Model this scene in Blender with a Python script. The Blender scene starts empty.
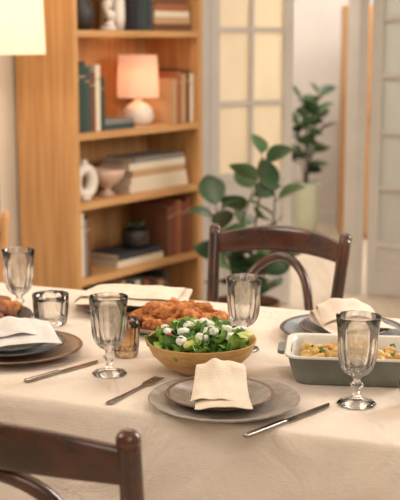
import bpy, bmesh, math, random
from math import sin, cos, pi, radians, sqrt
from mathutils import Matrix, Vector, noise
random.seed(7)
S = bpy.context.scene
S.view_settings.view_transform='Standard'

def lin(c):
    o=[]
    for x in c:
        x/=255.0
        o.append(x/12.92 if x<=0.04045 else ((x+0.055)/1.055)**2.4)
    return (o[0],o[1],o[2],1)

def mat(name, c1, c2=None, rough=0.6, metal=0, scale=8, stretch=(1,1,1), bump=0.0, bscale=None, emit=None, estr=0, detail=4, coat=0, trans=0, sss=0, spec=0.5, rrange=(0.35,0.65)):
    m=bpy.data.materials.new(name); m.use_nodes=True
    nt=m.node_tree; N=nt.nodes; L=nt.links
    b=N['Principled BSDF']
    b.inputs['Roughness'].default_value=rough
    b.inputs['Metallic'].default_value=metal
    b.inputs['Coat Weight'].default_value=coat
    b.inputs['Transmission Weight'].default_value=trans
    b.inputs['Specular IOR Level'].default_value=spec
    if sss:
        b.inputs['Subsurface Weight'].default_value=sss
        b.inputs['Subsurface Radius'].default_value=(0.01,0.006,0.004)
    tc=N.new('ShaderNodeTexCoord'); mp=N.new('ShaderNodeMapping'); mp.inputs['Scale'].default_value=stretch
    L.new(tc.outputs['Object'],mp.inputs['Vector'])
    nz=N.new('ShaderNodeTexNoise'); nz.inputs['Scale'].default_value=scale; nz.inputs['Detail'].default_value=detail
    L.new(mp.outputs[0],nz.inputs['Vector'])
    cr=N.new('ShaderNodeValToRGB')
    cr.color_ramp.elements[0].position=rrange[0]; cr.color_ramp.elements[1].position=rrange[1]
    cr.color_ramp.elements[0].color=lin(c1); cr.color_ramp.elements[1].color=lin(c2 or c1)
    L.new(nz.outputs['Fac'],cr.inputs['Fac']); L.new(cr.outputs['Color'],b.inputs['Base Color'])
    if bump:
        n2=N.new('ShaderNodeTexNoise'); n2.inputs['Scale'].default_value=bscale or scale; n2.inputs['Detail'].default_value=5
        L.new(mp.outputs[0],n2.inputs['Vector'])
        bp=N.new('ShaderNodeBump'); bp.inputs['Strength'].default_value=bump; bp.inputs['Distance'].default_value=0.01
        L.new(n2.outputs['Fac'],bp.inputs['Height']); L.new(bp.outputs[0],b.inputs['Normal'])
    if emit:
        b.inputs['Emission Color'].default_value=lin(emit); b.inputs['Emission Strength'].default_value=estr
    return m

def glassmat(name, tint=(255,255,255), edge=(190,184,178), refr=0.3):
    m=bpy.data.materials.new(name); m.use_nodes=True
    nt=m.node_tree; N=nt.nodes; L=nt.links; N.clear()
    o=N.new('ShaderNodeOutputMaterial')
    lw=N.new('ShaderNodeLayerWeight'); lw.inputs['Blend'].default_value=.35
    cr=N.new('ShaderNodeValToRGB'); cr.color_ramp.elements[0].position=.25; cr.color_ramp.elements[1].position=.95
    cr.color_ramp.elements[0].color=lin(tint); cr.color_ramp.elements[1].color=lin(edge)
    L.new(lw.outputs['Facing'],cr.inputs['Fac'])
    t=N.new('ShaderNodeBsdfTransparent'); L.new(cr.outputs[0],t.inputs[0])
    g=N.new('ShaderNodeBsdfGlass'); g.inputs['Color'].default_value=lin(tint); g.inputs['Roughness'].default_value=0; g.inputs['IOR'].default_value=1.45
    m1=N.new('ShaderNodeMixShader'); m1.inputs[0].default_value=refr
    L.new(t.outputs[0],m1.inputs[1]); L.new(g.outputs[0],m1.inputs[2])
    gl=N.new('ShaderNodeBsdfGlossy'); gl.inputs['Roughness'].default_value=.06; gl.inputs['Color'].default_value=(1,1,1,1)
    fr=N.new('ShaderNodeFresnel'); fr.inputs['IOR'].default_value=1.6
    m2=N.new('ShaderNodeMixShader'); L.new(fr.outputs[0],m2.inputs[0]); L.new(m1.outputs[0],m2.inputs[1]); L.new(gl.outputs[0],m2.inputs[2])
    L.new(m2.outputs[0],o.inputs[0])
    return m

def translucent(name, c, fac=0.5, emit=0, gloss=0.0, transp=0.0):
    m=bpy.data.materials.new(name); m.use_nodes=True
    nt=m.node_tree; N=nt.nodes; L=nt.links; N.clear()
    o=N.new('ShaderNodeOutputMaterial'); mx=N.new('ShaderNodeMixShader'); mx.inputs[0].default_value=fac
    nz=N.new('ShaderNodeTexNoise'); nz.inputs['Scale'].default_value=6
    cr=N.new('ShaderNodeValToRGB'); cr.color_ramp.elements[0].color=lin([x*0.95 for x in c]); cr.color_ramp.elements[1].color=lin(c)
    L.new(nz.outputs['Fac'],cr.inputs['Fac'])
    d=N.new('ShaderNodeBsdfDiffuse'); t=N.new('ShaderNodeBsdfTranslucent')
    L.new(cr.outputs[0],d.inputs[0]); L.new(cr.outputs[0],t.inputs[0])
    L.new(d.outputs[0],mx.inputs[1]); L.new(t.outputs[0],mx.inputs[2])
    last=mx
    if transp:
        tr=N.new('ShaderNodeBsdfTransparent'); m2=N.new('ShaderNodeMixShader'); m2.inputs[0].default_value=transp
        L.new(last.outputs[0],m2.inputs[1]); L.new(tr.outputs[0],m2.inputs[2]); last=m2
    if emit:
        e=N.new('ShaderNodeEmission'); e.inputs[0].default_value=lin(c); e.inputs[1].default_value=emit
        a=N.new('ShaderNodeAddShader'); L.new(last.outputs[0],a.inputs[0]); L.new(e.outputs[0],a.inputs[1]); last=a
    L.new(last.outputs[0],o.inputs[0])
    return m

class MB:
    def __init__(s): s.v=[];s.f=[];s.m=[];s.sm=[];s.mats=[]
    def mi(s,m):
        if m not in s.mats: s.mats.append(m)
        return s.mats.index(m)
    def add(s,vs,fs,m,M=None,smooth=True,mis=None):
        o=len(s.v); i=s.mi(m)
        for p in vs:
            p=Vector(p)
            if M is not None: p=M@p
            s.v.append(p)
        for k,f in enumerate(fs):
            s.f.append([a+o for a in f]); s.m.append(mis[k] if mis else i); s.sm.append(smooth)
    def box(s,x0,x1,y0,y1,z0,z1,m,M=None,bev=0.0,seg=2):
        if bev<=0:
            vs=[(x,y,z) for z in (z0,z1) for y in (y0,y1) for x in (x0,x1)]
            s.add(vs,[(0,2,3,1),(4,5,7,6),(0,1,5,4),(2,6,7,3),(0,4,6,2),(1,3,7,5)],m,M,False); return
        bm=bmesh.new(); bmesh.ops.create_cube(bm,size=1)
        for v in bm.verts:
            v.co=Vector(((x0+x1)/2+v.co.x*(x1-x0),(y0+y1)/2+v.co.y*(y1-y0),(z0+z1)/2+v.co.z*(z1-z0)))
        bmesh.ops.bevel(bm,geom=bm.edges[:],offset=bev,segments=seg,affect='EDGES',profile=0.5)
        bm.verts.index_update()
        s.add([v.co.copy() for v in bm.verts],[[v.index for v in f.verts] for f in bm.faces],m,M,False); bm.free()
    def lathe(s,prof,m,M=None,n=48,rf=None,mf=None):
        vs=[];rings=[]
        for i,(r,z) in enumerate(prof):
            if r<1e-5: rings.append([len(vs)]); vs.append((0,0,z))
            else:
                ring=[]
                for k in range(n):
                    t=2*pi*k/n; rr=rf(t,r,z,i) if rf else r
                    ring.append(len(vs)); vs.append((rr*cos(t),rr*sin(t),z))
                rings.append(ring)
        fs=[];mis=[]
        for i in range(len(prof)-1):
            a,b=rings[i],rings[i+1]; mi=s.mi(mf(i) if mf else m)
            for k in range(n):
                k2=(k+1)%n
                if len(a)==1 and len(b)==1: continue
                if len(a)==1: fs.append((a[0],b[k2],b[k]))
                elif len(b)==1: fs.append((a[k],a[k2],b[0]))
                else: fs.append((a[k],a[k2],b[k2],b[k]))
                mis.append(mi)
        s.add(vs,fs,m,M,True,mis)
    def tube(s,pts,rad,m,M=None,n=10,flat=1.0,smooth=True):
        pts=[Vector(p) for p in pts]
        if not isinstance(rad,(list,tuple)): rad=[rad]*len(pts)
        vs=[];fs=[]
        up=None
        for i,p in enumerate(pts):
            t=(pts[min(i+1,len(pts)-1)]-pts[max(i-1,0)]).normalized()
            if up is None:
                up=Vector((0,0,1)) if abs(t.z)<0.9 else Vector((0,1,0))
            a=t.cross(up).normalized(); up=a.cross(t).normalized()
            for k in range(n):
                an=2*pi*k/n
                vs.append(p+(a*cos(an)+up*sin(an)*flat)*rad[i])
        for i in range(len(pts)-1):
            for k in range(n):
                k2=(k+1)%n
                fs.append((i*n+k,i*n+k2,(i+1)*n+k2,(i+1)*n+k))
        fs.append(tuple(range(n))[::-1]); fs.append(tuple((len(pts)-1)*n+k for k in range(n)))
        s.add(vs,fs,m,M,smooth)
    def grid(s,fn,nu,nv,m,M=None,cu=False):
        vs=[fn(i/(nu-1) if not cu else i/nu,j/(nv-1)) for j in range(nv) for i in range(nu)]
        fs=[]
        for j in range(nv-1):
            for i in range(nu if cu else nu-1):
                i2=(i+1)%nu
                fs.append((j*nu+i,j*nu+i2,(j+1)*nu+i2,(j+1)*nu+i))
        s.add(vs,fs,m,M,True)
    def blob(s,c,r,m,sub=2,amp=0.15,fr=1.5,rot=None,M=None,sq=0):
        bm=bmesh.new(); bmesh.ops.create_icosphere(bm,subdivisions=sub,radius=1)
        off=Vector((random.random()*50,random.random()*50,random.random()*50))
        R=rot or Matrix.Rotation(random.random()*6,4,'Z')@Matrix.Rotation(random.uniform(-.5,.5),4,'X')
        vs=[]
        for v in bm.verts:
            q=v.co.copy()
            if sq:
                mx=max(abs(q.x),abs(q.y),abs(q.z)); q=q*(1-sq)+q/mx*sq*.85
            d=1+amp*noise.noise(v.co*fr+off)*2
            p=Vector((q.x*r[0],q.y*r[1],q.z*r[2]))*d
            vs.append((R@p)+Vector(c))
        bm.verts.index_update()
        s.add(vs,[[v.index for v in f.verts] for f in bm.faces],m,M,True); bm.free()
    def poly(s,pts,z0,z1,m,M=None):
        n=len(pts)
        vs=[(x,y,z0) for x,y in pts]+[(x,y,z1) for x,y in pts]
        fs=[tuple(range(n))[::-1],tuple(range(n,2*n))]+[(i,(i+1)%n,n+(i+1)%n,n+i) for i in range(n)]
        s.add(vs,fs,m,M,False)
    def obj(s,name,loc=(0,0,0),rz=0,parent=None):
        me=bpy.data.meshes.new(name); me.from_pydata([tuple(v) for v in s.v],[],s.f)
        for m in s.mats: me.materials.append(m)
        for p,i,sm in zip(me.polygons,s.m,s.sm): p.material_index=i; p.use_smooth=sm
        me.update()
        bm=bmesh.new(); bm.from_mesh(me); bmesh.ops.recalc_face_normals(bm,faces=bm.faces[:]); bm.to_mesh(me); bm.free()
        o=bpy.data.objects.new(name,me); S.collection.objects.link(o)
        o.location=loc; o.rotation_euler=(0,0,rz)
        if parent: o.parent=parent
        return o
def T(x,y,z): return Matrix.Translation((x,y,z))
def RZ(a): return Matrix.Rotation(a,4,'Z')
def RX(a): return Matrix.Rotation(a,4,'X')
def RY(a): return Matrix.Rotation(a,4,'Y')
def catmull(P,k=6,closed=False):
    P=[Vector(p) for p in P]; out=[]
    n=len(P)
    for i in range(n-1):
        p0=P[max(i-1,0)];p1=P[i];p2=P[i+1];p3=P[min(i+2,n-1)]
        for j in range(k):
            t=j/k
            out.append(0.5*((2*p1)+(p2-p0)*t+(2*p0-5*p1+4*p2-p3)*t*t+(3*p1-p0-3*p2+p3)*t**3))
    out.append(P[-1]); return out

# ---------------- materials
M_wall=mat('wall_paint',(228,220,208),(222,213,200),0.9,scale=3,bump=0.05,bscale=60)
M_wallf=mat('far_wall_paint',(214,207,201),(206,200,194),0.9,scale=3)
M_ceil=mat('ceiling_paint',(238,235,230),None,0.9)
M_white=mat('white_lacquer',(214,209,203),(206,201,195),0.45,scale=5)
M_oak=mat('oak_veneer',(208,160,106),(188,138,86),0.5,scale=4,stretch=(9,9,0.6),bump=0.05)
M_oakh=mat('oak_veneer_shelf',(208,160,108),(186,138,86),0.5,scale=4,stretch=(0.7,9,9),bump=0.05)
M_floor=mat('pale_floor',(226,212,194),(210,194,174),0.45,scale=3,stretch=(6,0.5,1),bump=0.03)
M_dark=mat('dark_bentwood',(84,42,24),(44,22,14),0.25,scale=5,stretch=(3,3,3),coat=0.5)
M_cane=mat('seat_wood',(96,54,30),(70,38,22),0.4,scale=8)
M_linen=mat('linen_tablecloth',(234,220,206),(225,209,194),0.95,scale=5,bump=0.25,bscale=9,spec=0.1)
M_napk=mat('linen_napkin',(238,222,204),(226,209,190),0.95,scale=30,bump=0.3,bscale=260,spec=0.1)
M_napw=mat('pale_napkin',(230,225,220),(216,210,205),0.95,scale=30,bump=0.3,bscale=260,spec=0.1)
M_glass=glassmat('clear_glass',(254,254,253),(222,218,212),.3)
M_amber=glassmat('amber_glass',(240,226,206),(186,160,130),.3)
M_steel=mat('cutlery_steel',(170,166,160),(156,152,146),0.22,metal=1)
M_char=mat('stoneware_taupe',(178,168,158),(148,136,126),0.32,scale=60,bump=0.15,bscale=80)
M_rimb=mat('rim_brown',(128,94,74),(98,72,58),0.32,scale=40)
M_rust=mat('stoneware_rust',(162,134,112),(134,106,88),0.32,scale=45)
M_blue=mat('stoneware_bluegrey',(160,166,172),(138,146,154),0.3,scale=40)
M_darkp=mat('stoneware_dark',(104,92,88),(80,68,66),0.3,scale=40)
M_bowl=mat('ochre_bowl',(204,162,102),(182,138,80),0.4,scale=30,stretch=(1,1,4))
M_sage=mat('casserole_sage',(126,129,120),(110,114,105),0.35,scale=20)
M_cream=mat('cream_enamel',(228,224,214),(220,215,203),0.3,scale=10)
M_fry=mat('fried_crumb',(224,152,84),(168,92,42),0.75,scale=70,bump=0.8,bscale=140)
M_fry2=mat('roasted_brown',(166,110,74),(116,72,46),0.7,scale=50,bump=0.6,bscale=100)
M_pot=mat('potato',(226,190,116),(190,142,70),0.5,scale=40,bump=0.3,bscale=60)
M_g1=mat('lettuce_light',(152,186,88),(108,150,58),0.5,scale=30)
M_g2=mat('lettuce_dark',(86,128,54),(60,98,42),0.5,scale=30)
M_feta=mat('white_cheese',(246,242,234),(238,232,220),0.55,scale=20,bump=.3,bscale=120)
M_avo=mat('avocado',(206,208,122),(182,192,100),0.4,scale=10)
M_tom=mat('tomato',(204,84,50),(184,60,38),0.35,scale=20)
M_leaf=mat('ficus_leaf',(56,84,52),(38,64,38),0.35,scale=8)
M_leaf2=mat('ficus_leaf_light',(92,120,78),(64,96,58),0.4,scale=8)
M_stem=mat('plant_stem',(86,70,46),(66,54,36),0.7)
M_soil=mat('soil',(58,42,32),(36,26,20),0.95,scale=50)
M_terra=mat('pot_terracotta',(150,110,84),(134,96,72),0.8)
M_potg=mat('pot_sage',(188,190,166),(174,178,154),0.5)
M_cer=mat('ceramic_white',(232,224,214),(224,214,202),0.4)
M_pink=mat('ceramic_blush',(206,174,156),(194,160,142),0.5)
M_blk=mat('ceramic_dark',(60,54,52),(44,40,40),0.5)
M_page=mat('book_pages',(228,216,196),(210,198,176),0.9,scale=4,stretch=(1,1,60))
BK={k:mat('book_'+k,c,None,0.6) for k,c in dict(green=(48,68,56),teal=(58,78,78),brown=(112,70,48),red=(132,66,50),tan=(190,154,114),cream=(222,208,186),grey=(132,128,124),navy=(52,54,64),rust=(158,98,64)).items()}
M_brass=mat('lamp_metal',(120,96,66),None,0.35,metal=0.9)
M_shade=translucent('lamp_shade_fabric',(238,204,180),0.5,emit=0.25)
M_shade2=translucent('floor_shade_fabric',(240,226,204),0.5,emit=0.3)
M_fr1=translucent('frosted_glass_warm',(250,242,226),0.8)
M_fr2=translucent('frosted_glass_cool',(226,227,220),0.75,transp=0.12)

# ---------------- room
def wall(name,p1,p2,z0=0,z1=2.7,th=0.1,m=M_wall,segs=None):
    p1=Vector(p1);p2=Vector(p2);d=p2-p1;L=d.length
    b=MB()
    for (a,c,za,zb) in (segs or [(0,L,z0,z1)]): b.box(a,c,0,th,za,zb,m)
    return b.obj(name,(p1.x,p1.y,0),math.atan2(d.y,d.x))
b=MB(); b.box(-5.3,3.2,-1.4,8.9,-0.06,0,M_floor); b.obj('floor')
b=MB(); b.box(-5.3,3.2,-1.4,8.9,2.7,2.76,M_ceil); b.obj('ceiling')
PK=(-.192,5.61)
wall('wall_left',(-5.13,-1.18),PK)
a30=radians(30)
def PS(s): return (.05+.866*s,5.75+.5*s)
o=MB()
off=.28
segs=[(0,off,0,2.7),(off+.92,off+.98,0,2.7),(off+1.5,off+3.38,0,2.7),(off,off+1.5,2.12,2.7)]
for (a,c,za,zb) in segs: o.box(a,c,0,.1,za,zb,M_white)
o.obj('wall_middle',(PS(-.28)[0],PS(-.28)[1],0),a30)
wall('wall_right',(3.0,7.45),(3.0,-1.2))
wall('wall_back',(3.0,-1.2),(-5.13,-1.2))
wall('wall_far',(-.5,8.7),(3.0,8.7),m=M_wallf)
wall('wall_far_left',(-.4,5.75),(-.4,8.7),m=M_wallf)
wall('wall_far_right',(3.0,8.7),(3.0,7.5),m=M_wallf)
b=MB(); b.box(-.4,3.0,8.68,8.7,0,.1,M_white,bev=.004); b.obj('baseboard_far')

def glazed_door(name,loc,rz,W,cols,rows,z0,H,gm,st=.055):
    b=MB(); d=.04
    b.box(0,st,0,d,0.01,H,M_white,bev=.003); b.box(W-st,W,0,d,0.01,H,M_white,bev=.003)
    b.box(st,W-st,0,d,H-.08,H,M_white,bev=.003); b.box(st,W-st,0,d,0.01,.14,M_white,bev=.003)
    if z0>.2:
        b.box(st,W-st,.012,d-.012,.14,z0-.03,M_white); b.box(st+.04,W-st-.04,.004,d-.004,.19,z0-.08,M_white,bev=.004)
    b.box(st,W-st,0,d,z0-.03,z0+.01,M_white,bev=.003)
    cw=(W-2*st)/cols
    for c in range(1,cols): b.box(st+cw*c-.011,st+cw*c+.011,.004,d-.004,z0,H-.08,M_white,bev=.002)
    for r in rows: b.box(st,W-st,.005,d-.005,r-.012,r+.012,M_white,bev=.002)
    b.box(st-.005,W-st+.005,d/2-.002,d/2+.002,z0,H-.07,gm)
    b.lathe([(0,0),(.012,0),(.012,.02),(.02,.03),(.022,.05),(0,.055)],M_white,T(W-st/2,0,.62)@RX(pi/2),16)
    return b.obj(name,loc,rz)
glazed_door('door_1',(PS(0.003)[0],PS(0.003)[1],0),a30,.495,2,[1.075,1.44,1.805],.71,2.1,M_fr1)
glazed_door('door_2',(PS(1.0)[0],PS(1.0)[1]-.03,0),radians(-28),.5,2,[.6,.9,1.2,1.5,1.8],.3,2.1,M_fr2,st=.06)

# ---------------- bookcase
BA=radians(54); BL=(-.5,4.6)
def BCM(x,y):
    return (BL[0]+x*cos(BA)-y*sin(BA), BL[1]+x*sin(BA)+y*cos(BA))
bw=.87; bd=.32
b=MB()
b.box(0,.028,0,bd,0,2.0,M_oak,bev=.002); b.box(bw-.028,bw,0,bd,0,2.0,M_oak,bev=.002)
b.box(.028,bw-.028,bd-.012,bd,0.02,1.98,M_oak)
SH=[.09,.42,.735,1.02,1.43,1.76,2.0]
for z in SH: b.box(.028,bw-.028,.003,bd-.012,z-.028,z,M_oakh,bev=.002)
b.box(.028,bw-.028,.03,.045,0,.062,M_oakh)
b.obj('bookcase',(BL[0],BL[1],0),BA)

def book(b,x,y,z,w,d,h,m,M=None):
    t=.0025
    b.box(x,x+t,y,y+d,z,z+h,m,M); b.box(x+w-t,x+w,y,y+d,z,z+h,m,M)
    b.box(x,x+w,y-.002,y+t,z,z+h,m,M); b.box(x+t,x+w-t,y+t,y+d-.004,z+.004,z+h-.004,M_page,M)
    b.box(x-.0003,x+w+.0003,y-.003,y,z+h*.78,z+h*.80,BK['tan'],M)
def row(name,shelf,x0,specs):
    b=MB(); x=0
    for (w,h,k,d) in specs:
        book(b,x,0.0,0.0,w,d,h,BK[k]); x+=w+.0015
    p=BCM(x0,.03); return b.obj(name,(p[0],p[1],shelf+.001),BA)
def stack(name,shelf,x0,y0,specs):
    b=MB(); z=0
    for (w,t,k,dx) in specs:
        t0=.003; d=.17
        m=BK[k]
        b.box(dx,dx+w,0,d,z,z+t0,m); b.box(dx,dx+w,0,d,z+t-t0,z+t,m); b.box(dx,dx+w,-.002,t0,z,z+t,m)
        b.box(dx+.004,dx+w-.004,t0,d-.004,z+t0,z+t-t0,M_page); z+=t+.0005
    p=BCM(x0,y0); return b.obj(name,(p[0],p[1],shelf+.001),BA), z
R=lambda a,c: random.uniform(a,c)
row('book_row',1.02,.032,[(.03,.27,'green',.19),(.035,.285,'green',.2),(.028,.26,'teal',.19),(.03,.24,'brown',.18),(.03,.27,'cream',.18),(.025,.22,'green',.18)])
stack('book_stack',1.02,.225,.04,[(.2,.022,'teal',0),(.19,.02,'grey',.005)])
row('book_row',1.02,.68,[(.03,.2,'tan',.18),(.035,.23,'rust',.18),(.03,.22,'tan',.18),(.03,.24,'brown',.18),(.026,.22,'cream',.18)])
stack('book_stack',.735,.40,.05,[(.42,.035,'cream',0),(.4,.03,'cream',.01),(.38,.03,'tan',.02),(.4,.03,'cream',0),(.36,.022,'grey',.03)])
row('book_row',.42,.032,[(.02,.25,'tan',.2),(.022,.27,'cream',.2),(.018,.24,'grey',.2),(.02,.25,'brown',.2)])
_,zz=stack('book_stack',.42,.30,.04,[(.32,.03,'cream',0),(.3,.028,'navy',.01)])
row('book_row',.42,.64,[(.035,.23,'brown',.2),(.03,.24,'red',.2),(.035,.25,'rust',.2),(.035,.24,'brown',.2),(.03,.25,'red',.2)])
stack('book_stack',1.43,.56,.04,[(.27,.03,'brown',0),(.26,.028,'tan',.005),(.25,.026,'cream',.01),(.25,.03,'rust',.01),(.24,.026,'brown',.01)])
row('book_row',1.43,.44,[(.03,.23,'navy',.18),(.03,.24,'green',.18),(.028,.22,'navy',.18)])
row('book_row',.09,.05,[(R(.025,.04),R(.22,.28),random.choice(list(BK)),.2) for i in range(18)])

def place(b,name,x,y,z,rz=0):
    p=BCM(x,y); return b.obj(name,(p[0],p[1],z+.001),BA+rz)
b=MB(); b.lathe([(0,0),(.05,0),(.062,.01),(.07,.035),(.066,.065),(.045,.088),(.022,.1),(.016,.112),(0,.112)],M_cer)
b.lathe([(.012,.11),(.012,.15),(0,.15)],M_brass,n=12)
b.lathe([(.094,.12),(.086,.305),(.084,.305),(.092,.12)],M_shade)
b.lathe([(0,.13),(.018,.14),(.024,.17),(.015,.2),(0,.205)],mat('bulb',(255,220,170),emit=(255,200,140),estr=4),n=16)
place(b,'table_lamp',.575,.14,1.02)
b=MB()
def ringv(u,v):
    A=2*pi*u;B=2*pi*v; r=.022+.004*cos(A)
    return ((.045+r*cos(B))*cos(A),r*1.1*sin(B),.075+(.055+r*cos(B))*sin(A))
b.grid(ringv,36,17,M_cer,cu=True); b.lathe([(0,.0),(.03,0),(.026,.012),(.02,.02)],M_cer,n=24); b.lathe([(.018,.135),(.012,.15),(.016,.165),(.013,.165),(.009,.15),(.0,.14)],M_cer,n=20)
place(b,'ring_vase',.13,.07,.737)
b=MB(); b.lathe([(0,0),(.035,0),(.034,.008),(.018,.02),(.018,.035),(.05,.055),(.075,.085),(.08,.115),(.076,.115),(.07,.088),(.045,.062),(0,.055)],M_pink)
place(b,'footed_bowl',.295,.09,.735)
b=MB(); b.lathe([(0,0),(.045,0),(.058,.02),(.062,.05),(.058,.08),(.053,.08),(.055,.05),(0,.03)],M_blk); b.lathe([(0,.07),(.054,.068)],M_soil)
for i in range(14):
    a=i*2.4; b.tube([(0,0,.07),(.02*cos(a),.02*sin(a),.09),(.045*cos(a),.045*sin(a),.105+.01*(i%3))],[.006,.008,.001],M_leaf,n=6)
place(b,'succulent_pot',.50,.10,.42+zz)
b=MB(); b.lathe([(0,0),(.03,0),(.05,.03),(.058,.07),(.045,.11),(.022,.14),(.018,.18),(.026,.2),(.02,.2),(.013,.18),(0,.15)],M_blk)
place(b,'dark_vase',.16,.10,1.43)
b=MB(); b.lathe([(0,0),(.035,0),(.035,.015),(.0,.016)],M_cer,n=24)
b.tube(catmull([(0,0,.01),(.02,0,.05),(-.015,0,.09),(.015,0,.13),(0,0,.17)],6),[.018+.006*sin(i) for i in range(25)],M_cer,n=12)
b.blob((0,0,.185),(.02,.02,.024),M_cer,amp=.05)
place(b,'abstract_figurine',.31,.08,1.43)
b=MB(); b.lathe([(0,0),(.025,0),(.032,.05),(.03,.12),(.02,.16),(.024,.2),(.02,.2),(0,.1)],M_cer)
place(b,'white_vase',.395,.10,1.43)

# ---------------- floor lamp
b=MB(); b.lathe([(0,0),(.12,0),(.12,.012),(.03,.025),(.012,.04),(.011,1.36),(0,1.36)],M_brass,n=32)
b.lathe([(.2,1.34),(.19,1.66),(.188,1.66),(.198,1.34)],M_shade2)
for k in range(3):
    a=k*2*pi/3; b.tube([(0,0,1.36),(.192*cos(a),.192*sin(a),1.36)],.002,M_brass,n=6)
b.lathe([(0,1.36),(.02,1.38),(.03,1.42),(.015,1.46),(0,1.47)],mat('bulb2',(255,220,170),emit=(255,200,140),estr=4),n=16)
b.obj('floor_lamp',(-.775,4.34,0))

# ---------------- chairs
def chair(name,loc,rz,wd,sw,sc=1.0):
    b=MB()
    def sx(t):
        c=cos(t);s_=sin(t)
        return (math.copysign(abs(c)**.75,c)*.205,math.copysign(abs(s_)**.75,s_)*.2)
    n=48; rings=[(0,.455),(.8,.458),(.93,.468),(1,.462),(1.0,.44),(.96,.428),(0,.43)]
    vs=[];fs=[]
    for (k,z) in rings:
        for i in range(n):
            x,y=sx(2*pi*i/n); vs.append((x*max(k,.001),y*max(k,.001),z))
    for j in range(len(rings)-1):
        for i in range(n): fs.append((j*n+i,j*n+(i+1)%n,(j+1)*n+(i+1)%n,(j+1)*n+i))
    b.add(vs,fs,sw)
    for sg in (-1,1):
        b.tube(catmull([(sg*.15,.15,.44),(sg*.158,.165,.3),(sg*.17,.18,.12),(sg*.185,.2,0)],5),[.019-.0006*i for i in range(16)],wd,n=12)
        P=catmull([(sg*.19,-.27,0),(sg*.175,-.225,.2),(sg*.168,-.2,.42),(sg*.175,-.21,.58),(sg*.186,-.245,.76),(sg*.192,-.268,.870)],6)
        b.tube(P,[.013+.004*min(1,i/14) for i in range(len(P))],wd,n=12)
        b.blob((sg*.1925,-.27,.872),(.0175,.017,.015),wd,sub=3,amp=0,rot=Matrix.Identity(4))
    def rail(u,v):
        x=-.185+.37*u; q=1-(2*u-1)**2
        yc=-.262-.045*q; zt=.859+.028*q; zb=.803+.014*q
        an=2*pi*v; cz=cos(an);cy=sin(an)
        zz_=(zt+zb)/2+(zt-zb)/2*math.copysign(abs(cz)**.5,cz)
        return (x,yc+.0115*math.copysign(abs(cy)**.6,cy)-(zz_-.82)*.12,zz_)
    b.grid(rail,28,25,wd)
    P=catmull([(-.115,-.178,.455),(-.118,-.2,.55),(-.105,-.235,.67),(-.072,-.268,.765),(0,-.295,.806),(.072,-.268,.765),(.105,-.235,.67),(.118,-.2,.55),(.115,-.178,.455)],6)
    b.tube(P,.0125,wd,n=12)
    P=[(.15*cos(t)*1.08,.15*sin(t)*1.12-.01,.2) for t in [2*pi*i/40 for i in range(41)]]
    b.tube(P,.009,wd,n=8)
    for sg in (-1,1):
        b.tube([(sg*.125,.13,.2),(sg*.167,.174,.2)],.008,wd,n=8)
        b.tube([(sg*.12,-.14,.2),(sg*.175,-.225,.2)],.008,wd,n=8)
    o=b.obj(name,loc,rz); o.scale=(sc,sc,sc); return o
chair('dining_chair',(.098,2.87,0),radians(180-26),M_dark,M_cane)
chair('dining_chair',(-.168,1.79,0),radians(-23),M_dark,M_cane)
chair('oak_side_chair',(-.86,3.78,0),radians(180),M_oak,M_oak,.9)

# ---------------- table
TA=radians(-22); TC=(0,2.365); HL=1.1; HW=.43; TZ=.75
b=MB()
M_tw=mat('table_wood',(150,104,66),(124,82,50),0.5,stretch=(1,8,8))
b.box(-HL+.006,HL-.006,-HW+.006,HW-.006,.715,.746,M_tw,bev=.004)
b.box(-HL+.12,HL-.12,-HW+.1,-HW+.12,.63,.715,M_tw); b.box(-HL+.12,HL-.12,HW-.12,HW-.1,.63,.715,M_tw)
for sx_ in (-1,1):
    b.box(sx_*(HL-.13)-.01,sx_*(HL-.13)+.01,-HW+.1,HW-.1,.63,.715,M_tw)
    for sy in (-1,1): b.box(sx_*(HL-.13)-.03,sx_*(HL-.13)+.03,sy*(HW-.12)-.03,sy*(HW-.12)+.03,0,.715,M_tw,bev=.004)
b.obj('dining_table',(TC[0],TC[1],0),TA)
def perim(n,rc=.03):
    out=[]
    cs=[(HL-rc,HW-rc,0),(-HL+rc,HW-rc,pi/2),(-HL+rc,-HW+rc,pi),(HL-rc,-HW+rc,3*pi/2)]
    for i,(cx,cy,a0) in enumerate(cs):
        for k in range(9):
            a=a0+pi/2*k/8; out.append(((cx+rc*cos(a),cy+rc*sin(a)),(cos(a),sin(a))))
        nx,ny,_=cs[(i+1)%4]; a=a0+pi/2
        p=(cx+rc*cos(a),cy+rc*sin(a)); q=(nx+rc*cos(a),ny+rc*sin(a))
        m=n if i%2==0 else n//3
        for k in range(1,m): out.append(((p[0]+(q[0]-p[0])*k/m,p[1]+(q[1]-p[1])*k/m),(cos(a),sin(a))))
    return out
PP=perim(180)
rings=[(-.04,TZ),(-.012,TZ),(-.005,TZ-.0008),(0,TZ-.004),(.003,TZ-.011)]
vs=[];fs=[];n=len(PP)
nd=18
allr=[(o_,z,0) for o_,z in rings]+[(.003,TZ-.011-.236*k/nd,k/nd) for k in range(1,nd+1)]
for k in (.02,.25,.5,.75,.9):
    for ((x,y),(nx,ny)) in PP: vs.append((x*k,y*k,TZ))
for (o_,z,t) in allr:
    for i,((x,y),(nx,ny)) in enumerate(PP):
        w=.45+1.1*noise.noise(Vector((x*3.3+t*.5,y*3.3,1.3)))+.45*noise.noise(Vector((x*10+t,y*10,5+t*1.5)))
        w2=noise.noise(Vector((x*16+t*3,y*16,z*14)))
        e=o_+min(1,t*2.5)*.005*w2+t*(.004+.06*max(0,w))
        vs.append((x+nx*e,y+ny*e,z+t*.006*noise.noise(Vector((x*2,y*2,8)))))
for j in range(len(allr)+5-1):
    for i in range(n): fs.append((j*n+i,j*n+(i+1)%n,(j+1)*n+(i+1)%n,(j+1)*n+i))
fs.append(tuple(range(n)))
b=MB(); b.add(vs,fs,M_linen); b.obj('tablecloth',(TC[0],TC[1],0),TA)
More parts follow.
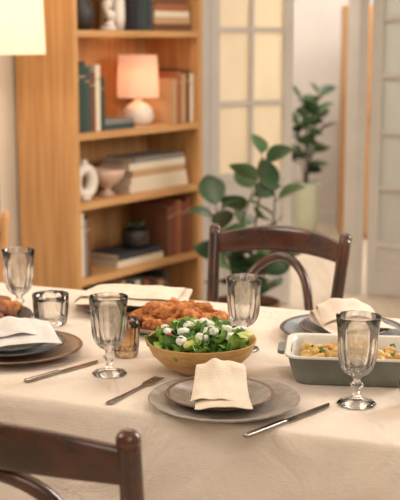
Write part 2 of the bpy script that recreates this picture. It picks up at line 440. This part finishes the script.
nt=M_linen.node_tree; L_=nt.links
bp=[x for x in nt.nodes if x.type=='BUMP'][0]
tc=[x for x in nt.nodes if x.type=='TEX_COORD'][0]
for l in list(bp.inputs['Height'].links): L_.remove(l)
rn=nt.nodes.new('ShaderNodeTexNoise'); rn.inputs['Scale'].default_value=6; rn.inputs['Detail'].default_value=3; rn.inputs['Distortion'].default_value=1.4
L_.new(tc.outputs['Object'],rn.inputs['Vector'])
L_.new(rn.outputs['Fac'],bp.inputs['Height'])
bp.inputs['Distance'].default_value=.03; bp.inputs['Strength'].default_value=.5
prev=bp
for st_ in ((90,460,460),(460,90,90)):
    mp=nt.nodes.new('ShaderNodeMapping'); mp.inputs['Scale'].default_value=st_
    fn=nt.nodes.new('ShaderNodeTexNoise'); fn.inputs['Scale'].default_value=1.0; fn.inputs['Detail'].default_value=2
    L_.new(tc.outputs['Object'],mp.inputs['Vector']); L_.new(mp.outputs[0],fn.inputs['Vector'])
    b2=nt.nodes.new('ShaderNodeBump'); b2.inputs['Strength'].default_value=.5; b2.inputs['Distance'].default_value=.002
    L_.new(fn.outputs['Fac'],b2.inputs['Height']); L_.new(prev.outputs[0],b2.inputs['Normal']); prev=b2
L_.new(prev.outputs[0],nt.nodes['Principled BSDF'].inputs['Normal'])

Z=TZ+.0005
# ---------------- plates
def plate_prof(R,h,f=.55,th=.004):
    return [(0,.002),(R*f*.9,.002),(R*f,0),(R*f*1.06,.003),(R*.8,h*.55),(R*.985,h-.002),(R,h),(R*.985,h+th*.5),(R*.93,h*.86+th*.6),(R*.8,h*.5+th),(R*.7,.004+th*.9),(R*.6,.003+th),(R*.45,.0025+th),(R*.2,.0025+th),(0,.0025+th)]
def plate(name,x,y,z,R,h,m,mr,f=.55):
    b=MB()
    def rf(t,r,zz,i): return r*(1+.002*sin(3*t))
    b.lathe(plate_prof(R,h,f),m,n=72,rf=rf,mf=lambda i: mr if 5<=i<=7 else m)
    return b.obj(name,(x,y,z))
def ring_bump(m,sc=90,st=.5):
    nt=m.node_tree; w=nt.nodes.new('ShaderNodeTexWave'); w.wave_type='RINGS'; w.rings_direction='Z'; w.inputs['Scale'].default_value=sc; w.inputs['Distortion'].default_value=1.0
    tc=[x for x in nt.nodes if x.type=='TEX_COORD'][0]; nt.links.new(tc.outputs['Object'],w.inputs['Vector'])
    bp=nt.nodes.new('ShaderNodeBump'); bp.inputs['Strength'].default_value=st; bp.inputs['Distance'].default_value=.002
    nt.links.new(w.outputs['Fac'],bp.inputs['Height']); nt.links.new(bp.outputs[0],nt.nodes['Principled BSDF'].inputs['Normal'])
for m_ in (M_char,M_rust,M_blue,M_darkp): ring_bump(m_)
plate('charger_plate',.043,1.975,Z,.136,.018,M_char,M_char)
plate('salad_plate',.036,1.985,Z+.0075,.098,.016,M_char,M_rimb)
plate('charger_plate',-.383,2.325,Z,.138,.018,M_rust,M_rimb)
plate('salad_plate',-.395,2.33,Z+.0075,.112,.018,M_blue,M_darkp)
plate('side_plate',-.40,2.33,Z+.0155,.085,.014,M_cream,M_blue)
plate('charger_plate',-.17,2.735,Z,.135,.018,M_rust,M_rimb)
plate('salad_plate',-.17,2.74,Z+.0075,.1,.016,M_rust,M_darkp)
plate('charger_plate',.315,2.475,Z,.138,.018,M_blue,M_darkp)
plate('salad_plate',.32,2.475,Z+.0075,.1,.016,M_darkp,M_rimb)

def napkin(name,loc,rz,layers,m,floor):
    b=MB()
    for (prof,w,cx,sk,yaw,seed,droop,rip) in layers:
        P=catmull([(0,y,z) for y,z in prof],6); n=len(P)
        ymin=min(p.y for p in P); ymax=max(p.y for p in P)
        def fn(u,v):
            p=P[min(n-1,int(round(v*(n-1))))]; a=2*u-1
            k=(p.y-ymin)/(ymax-ymin)
            h=max(0,min(1,(p.z-floor)/.03))
            n1=noise.noise(Vector((a*1.1+seed,p.y*7,p.z*8+seed))); n2=noise.noise(Vector((a*1.9+k*1.2+seed,k*.8,seed*2)))
            x=cx+a*w*(1-.12*k)+sk*(1-k)+rip*.5*n1
            y=p.y+rip*.6*n2+a*sk*.4
            z=p.z-droop*abs(a)**2.5+h*rip*(.6*n1+1.0*n2)
            x,y=x*cos(yaw)-y*sin(yaw),x*sin(yaw)+y*cos(yaw)
            return (x,y,max(floor+.001,z))
        b.grid(fn,33,n,m)
    o=b.obj(name,loc,rz)
    md=o.modifiers.new('solid','SOLIDIFY'); md.thickness=.0018; md.offset=0
    md=o.modifiers.new('sub','SUBSURF'); md.levels=1; md.render_levels=1
    return o
napkin('folded_napkin',(.034,1.985,Z),radians(-3),[
 ([(-.108,.031),(-.09,.034),(-.055,.037),(-.015,.048),(.018,.062),(.042,.063),(.056,.052),(.048,.036),(0,.030),(-.05,.028)],.050,.002,.010,0,1.3,.007,.006),
 ([(-.085,.039),(-.045,.043),(-.005,.055),(.022,.069),(.044,.070),(.055,.060),(.04,.052),(-.01,.045)],.048,-.004,.010,-.07,5.2,.009,.006)],M_napk,.026)
napkin('folded_napkin',(-.385,2.33,Z),radians(14),[
 ([(-.085,.042),(-.05,.048),(-.01,.058),(.03,.062),(.06,.052),(.055,.042),(.02,.038),(-.03,.038)],.078,0,.01,0,4,.008,.008),
 ([(-.05,.054),(-.01,.064),(.03,.068),(.05,.06),(.03,.054),(-.02,.052)],.060,-.008,-.01,.15,6,.008,.008)],M_napw,.036)
napkin('folded_napkin',(-.16,2.73,Z),radians(-16),[
 ([(-.1,.032),(-.06,.036),(0,.040),(.06,.042),(.09,.038),(.07,.032),(.03,.03),(-.05,.03)],.135,0,.02,0,7,.004,.006),
 ([(-.06,.042),(-.02,.046),(.03,.05),(.06,.046),(.03,.042),(-.02,.04)],.125,.01,-.02,.1,9,.004,.006)],M_napk,.028)
napkin('folded_napkin',(.325,2.485,Z),radians(15),[
 ([(-.085,.034),(-.04,.038),(0,.048),(.03,.060),(.05,.060),(.055,.05),(.04,.036),(-.02,.03)],.078,0,.01,0,11,.012,.007),
 ([(-.03,.048),(.0,.057),(.025,.072),(.04,.074),(.05,.062),(.03,.053),(-.01,.046)],.060,.003,-.01,.08,13,.014,.006)],M_napk,.026)

# ---------------- glasses
def goblet(name,x,y,sc=1.0,rot=0):
    b=MB()
    out=[(0,0.001),(.028,0.0),(.033,.0005),(.034,.002),(.030,.005),(.014,.009),(.007,.015),(.0055,.024),(.009,.031),(.0115,.035),(.009,.039),(.006,.043),(.009,.049),(.020,.056),(.028,.067),(.032,.082),(.0332,.094),(.0338,.104),(.0342,.114),(.0348,.122),(.0365,.138),(.0385,.155),(.0380,.1562)]
    inn=[(.0372,.155),(.0352,.138),(.0332,.118),(.0322,.100),(.0300,.084),(.0262,.071),(.018,.062),(0,.058)]
    def rf(t,r,z,i):
        if i<len(out) and .05<z<.12:
            k=min(1,(z-.05)/.01)*min(1,(.12-z)/.008); return r*(1+.08*k*abs(cos(7*t))-.04*k)
        if i<len(out) and z<.012 and r>.01: return r*(1+.02*cos(10*t))
        if i<len(out) and .028<z<.04: return r*(1+.08*cos(6*t))
        return r
    b.lathe(out+inn,M_glass,n=140,rf=rf)
    o=b.obj(name,(x,y,Z),rot); o.scale=(sc,sc,sc); return o
goblet('wine_goblet',-.178,2.18)
goblet('wine_goblet',.092,2.36,1,.3)
goblet('wine_goblet',.282,1.99,1.05,.5)
goblet('wine_goblet',-.428,2.66,1.02,.2)
def tumbler(name,x,y,r,h,m):
    b=MB()
    def rf(t,rr,z,i): return rr*(1+.03*cos(12*t)) if (i in(3,4,5)) else rr
    b.lathe([(0,.001),(r*.75,0),(r*.82,.002),(r*.86,.01),(r*.92,h*.4),(r*.97,h*.75),(r,h),(r-.0015,h+.0005),(r*.93,h*.8),(r*.86,h*.4),(r*.78,.014),(0,.011)],m,n=84,rf=rf)
    return b.obj(name,(x,y,Z))
tumbler('glass_tumbler',-.343,2.575,.042,.072,M_glass)
tumbler('glass_tumbler',-.154,2.31,.03,.078,M_amber)
tumbler('glass_tumbler',.388,1.975,.032,.05,M_amber)

# ---------------- salad bowl
b=MB()
b.lathe([(0,.002),(.045,0),(.048,.004),(.075,.018),(.098,.04),(.109,.066),(.1085,.068),(.105,.066),(.094,.042),(.07,.022),(.04,.012),(0,.01)],M_bowl,n=72)
b.lathe([(0,.045),(.06,.042),(.092,.046)],M_g1,n=32)
def leafpiece(b,c,size,m,rot):
    sd=random.random()*20
    def fn(u,v):
        a=2*u-1; w=sin(pi*min(1,.12+v*.85))**.7
        x=a*size*.55*w*(1+.15*sin(v*20+sd)); y=(v-.5)*size*1.3
        z=size*.18*sin(a*4+v*7+sd)+size*.25*(a*a)-(v-.5)**2*size*.5
        return (x,y,z)
    b.grid(fn,7,9,m,T(*c)@rot)
for i in range(110):
    r=.086*sqrt(random.random()); a=random.random()*6.28
    z=.056+.022*(1-(r/.09)**2)+random.uniform(-.006,.009)
    leafpiece(b,(r*cos(a),r*sin(a),z),random.uniform(.022,.042),random.choice([M_g1,M_g1,M_g2]),RZ(random.random()*6.28)@RX(random.uniform(-.8,.8))@RY(random.uniform(-.7,.7)))
for i in range(15):
    r=.082*sqrt((i+.5)/15); a=i*2.4+.5
    z=.073+.02*(1-(r/.09)**2)
    b.blob((r*cos(a),r*sin(a),z),(R(.011,.016),R(.009,.012),R(.008,.010)),M_feta,amp=.16,sq=.5,sub=3)
for (x,y,a) in [(.068,-.03,.3),(.083,-.005,.6),(.06,.02,.2),(-.05,.03,2),(-.02,-.07,1)]:
    b.blob((x,y,.074),(.024,.010,.009),M_avo,amp=.04,rot=RZ(a)@RX(.4))
for (x,y) in [(-.062,-.02),(.02,.05)]:
    b.blob((x,y,.078),(.008,.008,.007),M_tom,amp=.05)
b.obj('salad_bowl',(.003,2.195,Z))

# fried platter
b=MB()
b.lathe([(0,.002),(.08,0),(.11,.006),(.14,.018),(.139,.021),(.105,.011),(0,.008)],M_char,n=64)
for q in b.v: q.y*=.66
for i in range(30):
    a=i*2.4; r=.108*sqrt((i+.5)/30)
    z=.027+ (.017 if i<12 else 0)+random.uniform(-.003,.005)
    b.blob((r*cos(a)*1.02,r*sin(a)*.62,z),(R(.018,.030),R(.014,.021),R(.012,.018)),M_fry,amp=.26,fr=2.2,sub=3)
b.obj('fried_food_platter',(-.05,2.52,Z),radians(-4))
b=MB()
b.lathe([(0,.002),(.06,0),(.09,.012),(.108,.03),(.106,.032),(.085,.018),(0,.009)],M_darkp,n=64)
for i in range(34):
    a=i*2.4; r=.082*sqrt((i+.5)/34); z=.03+.034*(1-(r/.085)**2)
    b.blob((r*cos(a),r*sin(a),z),(R(.014,.02),R(.012,.016),R(.012,.015)),random.choice([M_fry2,M_fry2,M_fry]),amp=.2,fr=2.2)
b.obj('roasted_snack_bowl',(-.492,2.555,Z))

# casserole
def rr(w,d,r,z,n=10):
    out=[]
    for (sx_,sy,a0) in ((1,1,0),(-1,1,pi/2),(-1,-1,pi),(1,-1,3*pi/2)):
        for k in range(n+1):
            a=a0+pi/2*k/n; out.append((sx_*(w-r)+r*cos(a),sy*(d-r)+r*sin(a),z))
    return out
b=MB()
loops=[rr(.1,.065,.02,0),rr(.106,.07,.024,.003),rr(.112,.076,.026,.02),rr(.12,.084,.028,.052),rr(.126,.09,.03,.056),rr(.127,.091,.03,.059),rr(.125,.089,.03,.061),rr(.117,.081,.027,.059),rr(.114,.078,.026,.05),rr(.106,.07,.024,.016),rr(.1,.064,.02,.009)]
n=len(loops[0]); vs=[p for l in loops for p in l]; fs=[];mis=[]
ia=b.mi(M_sage); ib=b.mi(M_cream)
for j in range(len(loops)-1):
    for i in range(n): fs.append((j*n+i,j*n+(i+1)%n,(j+1)*n+(i+1)%n,(j+1)*n+i)); mis.append(ia if j<4 else ib)
fs.append(tuple(range(n))[::-1]); mis.append(ia); fs.append(tuple((len(loops)-1)*n+i for i in range(n))); mis.append(ib)
b.add(vs,fs,M_sage,None,True,mis)
for sg in (-1,1):
    vsr=[rr(.014,.034,.012,z) for z in (.049,.056)]
    nn=len(vsr[0]); vv=[(p[0]+sg*.128,p[1],p[2]) for l in vsr for p in l]
    b.add(vv,[(i,(i+1)%nn,nn+(i+1)%nn,nn+i) for i in range(nn)]+[tuple(range(nn))[::-1],tuple(range(nn,2*nn))],M_sage,None,False)
for i in range(60):
    x=R(-.092,.092);y=R(-.058,.058)
    b.blob((x,y,.026+R(0,.016)+.014*(1-(x/.1)**2)),(R(.009,.015),R(.009,.013),R(.008,.011)),M_pot,amp=.14,fr=1.2,sq=.4)
for i in range(14):
    leafpiece(b,(R(-.085,.085),R(-.05,.05),.052+R(0,.006)),.009,M_g2,RZ(R(0,6))@RX(R(-.5,.5)))
b.obj('casserole_dish',(.294,2.165,Z),radians(-7))

# ---------------- cutlery
def knife(x0,y0,x1,y1):
    L=sqrt((x1-x0)**2+(y1-y0)**2); b=MB()
    h=L*.45
    pts=[(0,-.005),(.004,-.007),(h*.6,-.006),(h,-.0045),(h+.004,-.008),(L*.8,-.0085),(L*.94,-.006),(L,.003),(L*.985,.0055),(L*.8,.0065),(h+.004,.006),(h,.0045),(h*.6,.006),(.004,.007),(0,.005)]
    b.poly([(p[0],p[1]) for p in pts],.0012,.003,M_steel)
    b.box(.001,h,-.0055,.0055,0,.007,M_steel,bev=.0025,seg=3)
    return b.obj('table_knife',(x0,y0,Z),math.atan2(y1-y0,x1-x0))
knife(.074,1.808,.236,1.985)
knife(-.335,2.12,-.205,2.265)
b=MB(); L=.185
b.poly([(0,-.006),(.01,-.007),(.06,-.0035),(.11,-.0025),(.125,-.004),(.135,-.009),(.15,-.010),(.15,.010),(.135,.009),(.125,.004),(.11,.0025),(.06,.0035),(.01,.007),(0,.006)],.001,.004,M_steel)
for k in range(4):
    yy=-.009+k*.006; b.box(.148,L,yy-.0012,yy+.0012,.0015,.0038,M_steel,bev=.0005)
b.obj('table_fork',(-.165,1.985,Z),math.atan2(.16,.085))

# ---------------- plants
def leaf(b,base,dirv,L,W,m,droop=.3):
    d=Vector(dirv).normalized(); side=d.cross(Vector((0,0,1)))
    if side.length<.1: side=Vector((1,0,0))
    side.normalize(); up=side.cross(d).normalized()
    rl=random.uniform(-.8,.8); side,up=(side*cos(rl)+up*sin(rl)),(up*cos(rl)-side*sin(rl))
    base=Vector(base)
    def fn(u,v):
        a=2*u-1; w=W*sin(pi*v**.85)**.8 if 0<v<1 else 0.0005
        return base+d*(L*v)+side*(a*w)+up*(abs(a)*w*.25)+Vector((0,0,-droop*L*v*v))
    b.grid(fn,5,10,m)
def plant(name,loc,potprof,potm,soilz,stems,leafL,leafW,nl,mats,start=.3):
    b=MB(); b.lathe(potprof,potm); b.lathe([(0,soilz),(.8*max(p[0] for p in potprof),soilz)],M_soil)
    for st in stems:
        P=catmull(st,8); b.tube(P,[.007*(1-.6*i/len(P)) for i in range(len(P))],M_stem,n=7)
        for k in range(nl):
            i=int(len(P)*(start+(1-start)*k/(nl-1)))
            i=min(i,len(P)-1); p=P[i]; a=k*2.4+random.random()*.8
            el=.35+.6*k/nl
            dv=(cos(a),sin(a),el if k<nl-1 else 1.6)
            q=p+Vector(dv).normalized()*.02
            b.tube([p,q],.0025,M_stem,n=5)
            leaf(b,q,dv,leafL*R(.75,1.15),leafW*R(.8,1.1),random.choice(mats),R(.05,.4))
    return b.obj(name,loc)
pot1=[(0,0),(.1,0),(.125,.02),(.14,.18),(.145,.26),(.148,.28),(.138,.28),(.135,.25),(0,.22)]
plant('rubber_plant',(.2,4.85,0),pot1,M_terra,.25,
 [[(0,0,.24),(.02,0,.5),(.05,-.02,.72),(.065,0,.90)],[(.02,0,.24),(.06,0,.42),(.11,.02,.58),(.12,.02,.74)],
  [(-.02,0,.24),(-.06,0,.42),(-.11,0,.58),(-.13,0,.68)],[(0,.02,.24),(0,.08,.4),(-.02,.10,.58),(.03,.12,.74)],
  [(.0,-.02,.24),(.05,-.08,.36),(.09,-.12,.48)],[(-.0,-.02,.24),(-.05,-.07,.36),(-.08,-.1,.48)]],.165,.058,7,[M_leaf,M_leaf,M_leaf2],.3)
pot2=[(0,0),(.07,0),(.08,.01),(.092,.2),(.1,.38),(.102,.4),(.094,.4),(.09,.36),(0,.33)]
plant('potted_ficus',(.745,8.05,0),pot2,M_potg,.37,
 [[(0,0,.36),(.02,0,.6),(.04,0,.85),(.08,0,1.0)],[(0,0,.36),(-.03,0,.55),(-.05,.02,.78)],[(0,0,.36),(.04,0,.6),(.07,0,.85)],[(0,0,.36),(.0,.04,.6),(-.03,.06,.95)],[(0,0,.36),(.0,-.04,.6),(.0,-.06,.82)]],.155,.055,10,[M_leaf,M_leaf2,M_leaf2],.35)

# tall oak cabinet in far room
b=MB()
b.box(0,.4,0,.3,.04,1.62,M_oak,bev=.004); b.box(.02,.38,.02,.28,0,.04,M_oak)
for k in range(2):
    b.box(.01+k*.192,.198+k*.192,-.018,0,.06,1.6,M_oak,bev=.004)
    b.box(.05+k*.192,.16+k*.192,-.022,-.016,.12,1.54,M_oakh,bev=.003)
    b.lathe([(0,0),(.008,0),(.006,.015),(.012,.025),(0,.03)],M_brass,T(.175+k*.05,-.018,.85)@RX(pi/2),12)
b.obj('tall_cabinet',(1.0,8.0,0),radians(0))

# ---------------- lights
def area(name,loc,target,size,power,col):
    l=bpy.data.lights.new(name,'AREA'); l.shape='SQUARE'; l.size=size; l.energy=power; l.color=col
    o=bpy.data.objects.new(name,l); S.collection.objects.link(o); o.location=loc
    o.rotation_euler=(Vector(target)-Vector(loc)).to_track_quat('-Z','Y').to_euler(); return o
def point(name,loc,power,col,r=.05):
    l=bpy.data.lights.new(name,'POINT'); l.energy=power; l.color=col; l.shadow_soft_size=r
    o=bpy.data.objects.new(name,l); S.collection.objects.link(o); o.location=loc; return o
area('right_back_light',(2.3,3.3,2.0),(0,2.3,.75),1.1,62,(1,.95,.89))  # added main light from right-back for sparkle on the glasses; no window modelled
area('key_light',(-1.9,1.6,2.4),(0,2.4,.8),1.0,26,(1,.90,.78))
area('fill_light',(.6,-.4,2.3),(0,2.6,.8),1.6,24,(1,.91,.82))
area('overhead_fill',(-.1,3.7,2.6),(-.1,3.7,0),1.4,20,(1,.85,.68))  # added soft warm fill from overhead, no fixture there
area('far_room_light',(1.3,7.5,2.6),(1.3,7.5,0),1.4,42,(1,.95,.89))
point('door_glass_backlight',(.25,7.0,1.5),24,(1,.88,.74),.15)  # unseen lamp added behind door_1 so its frosted panes look warm and bright
lp=BCM(.575,.14); point('table_lamp_bulb',(lp[0],lp[1],1.02+.235),1.0,(1,.68,.42),.03)
point('floor_lamp_bulb',(-.775,4.34,1.52),2.8,(1,.80,.58),.05)

w=bpy.data.worlds.new('World'); S.world=w; w.use_nodes=True
w.node_tree.nodes['Background'].inputs[0].default_value=(1,.9,.8,1); w.node_tree.nodes['Background'].inputs[1].default_value=.3

cam=bpy.data.cameras.new('Camera'); co=bpy.data.objects.new('Camera',cam); S.collection.objects.link(co)
co.location=(0,0,1.4); co.rotation_euler=(radians(90-10.45),0,0)
cam.sensor_fit='VERTICAL'; cam.sensor_height=36; cam.sensor_width=28.8; cam.lens=82.8
cam.dof.use_dof=True; cam.dof.focus_distance=2.12; cam.dof.aperture_fstop=5.6
S.camera=co
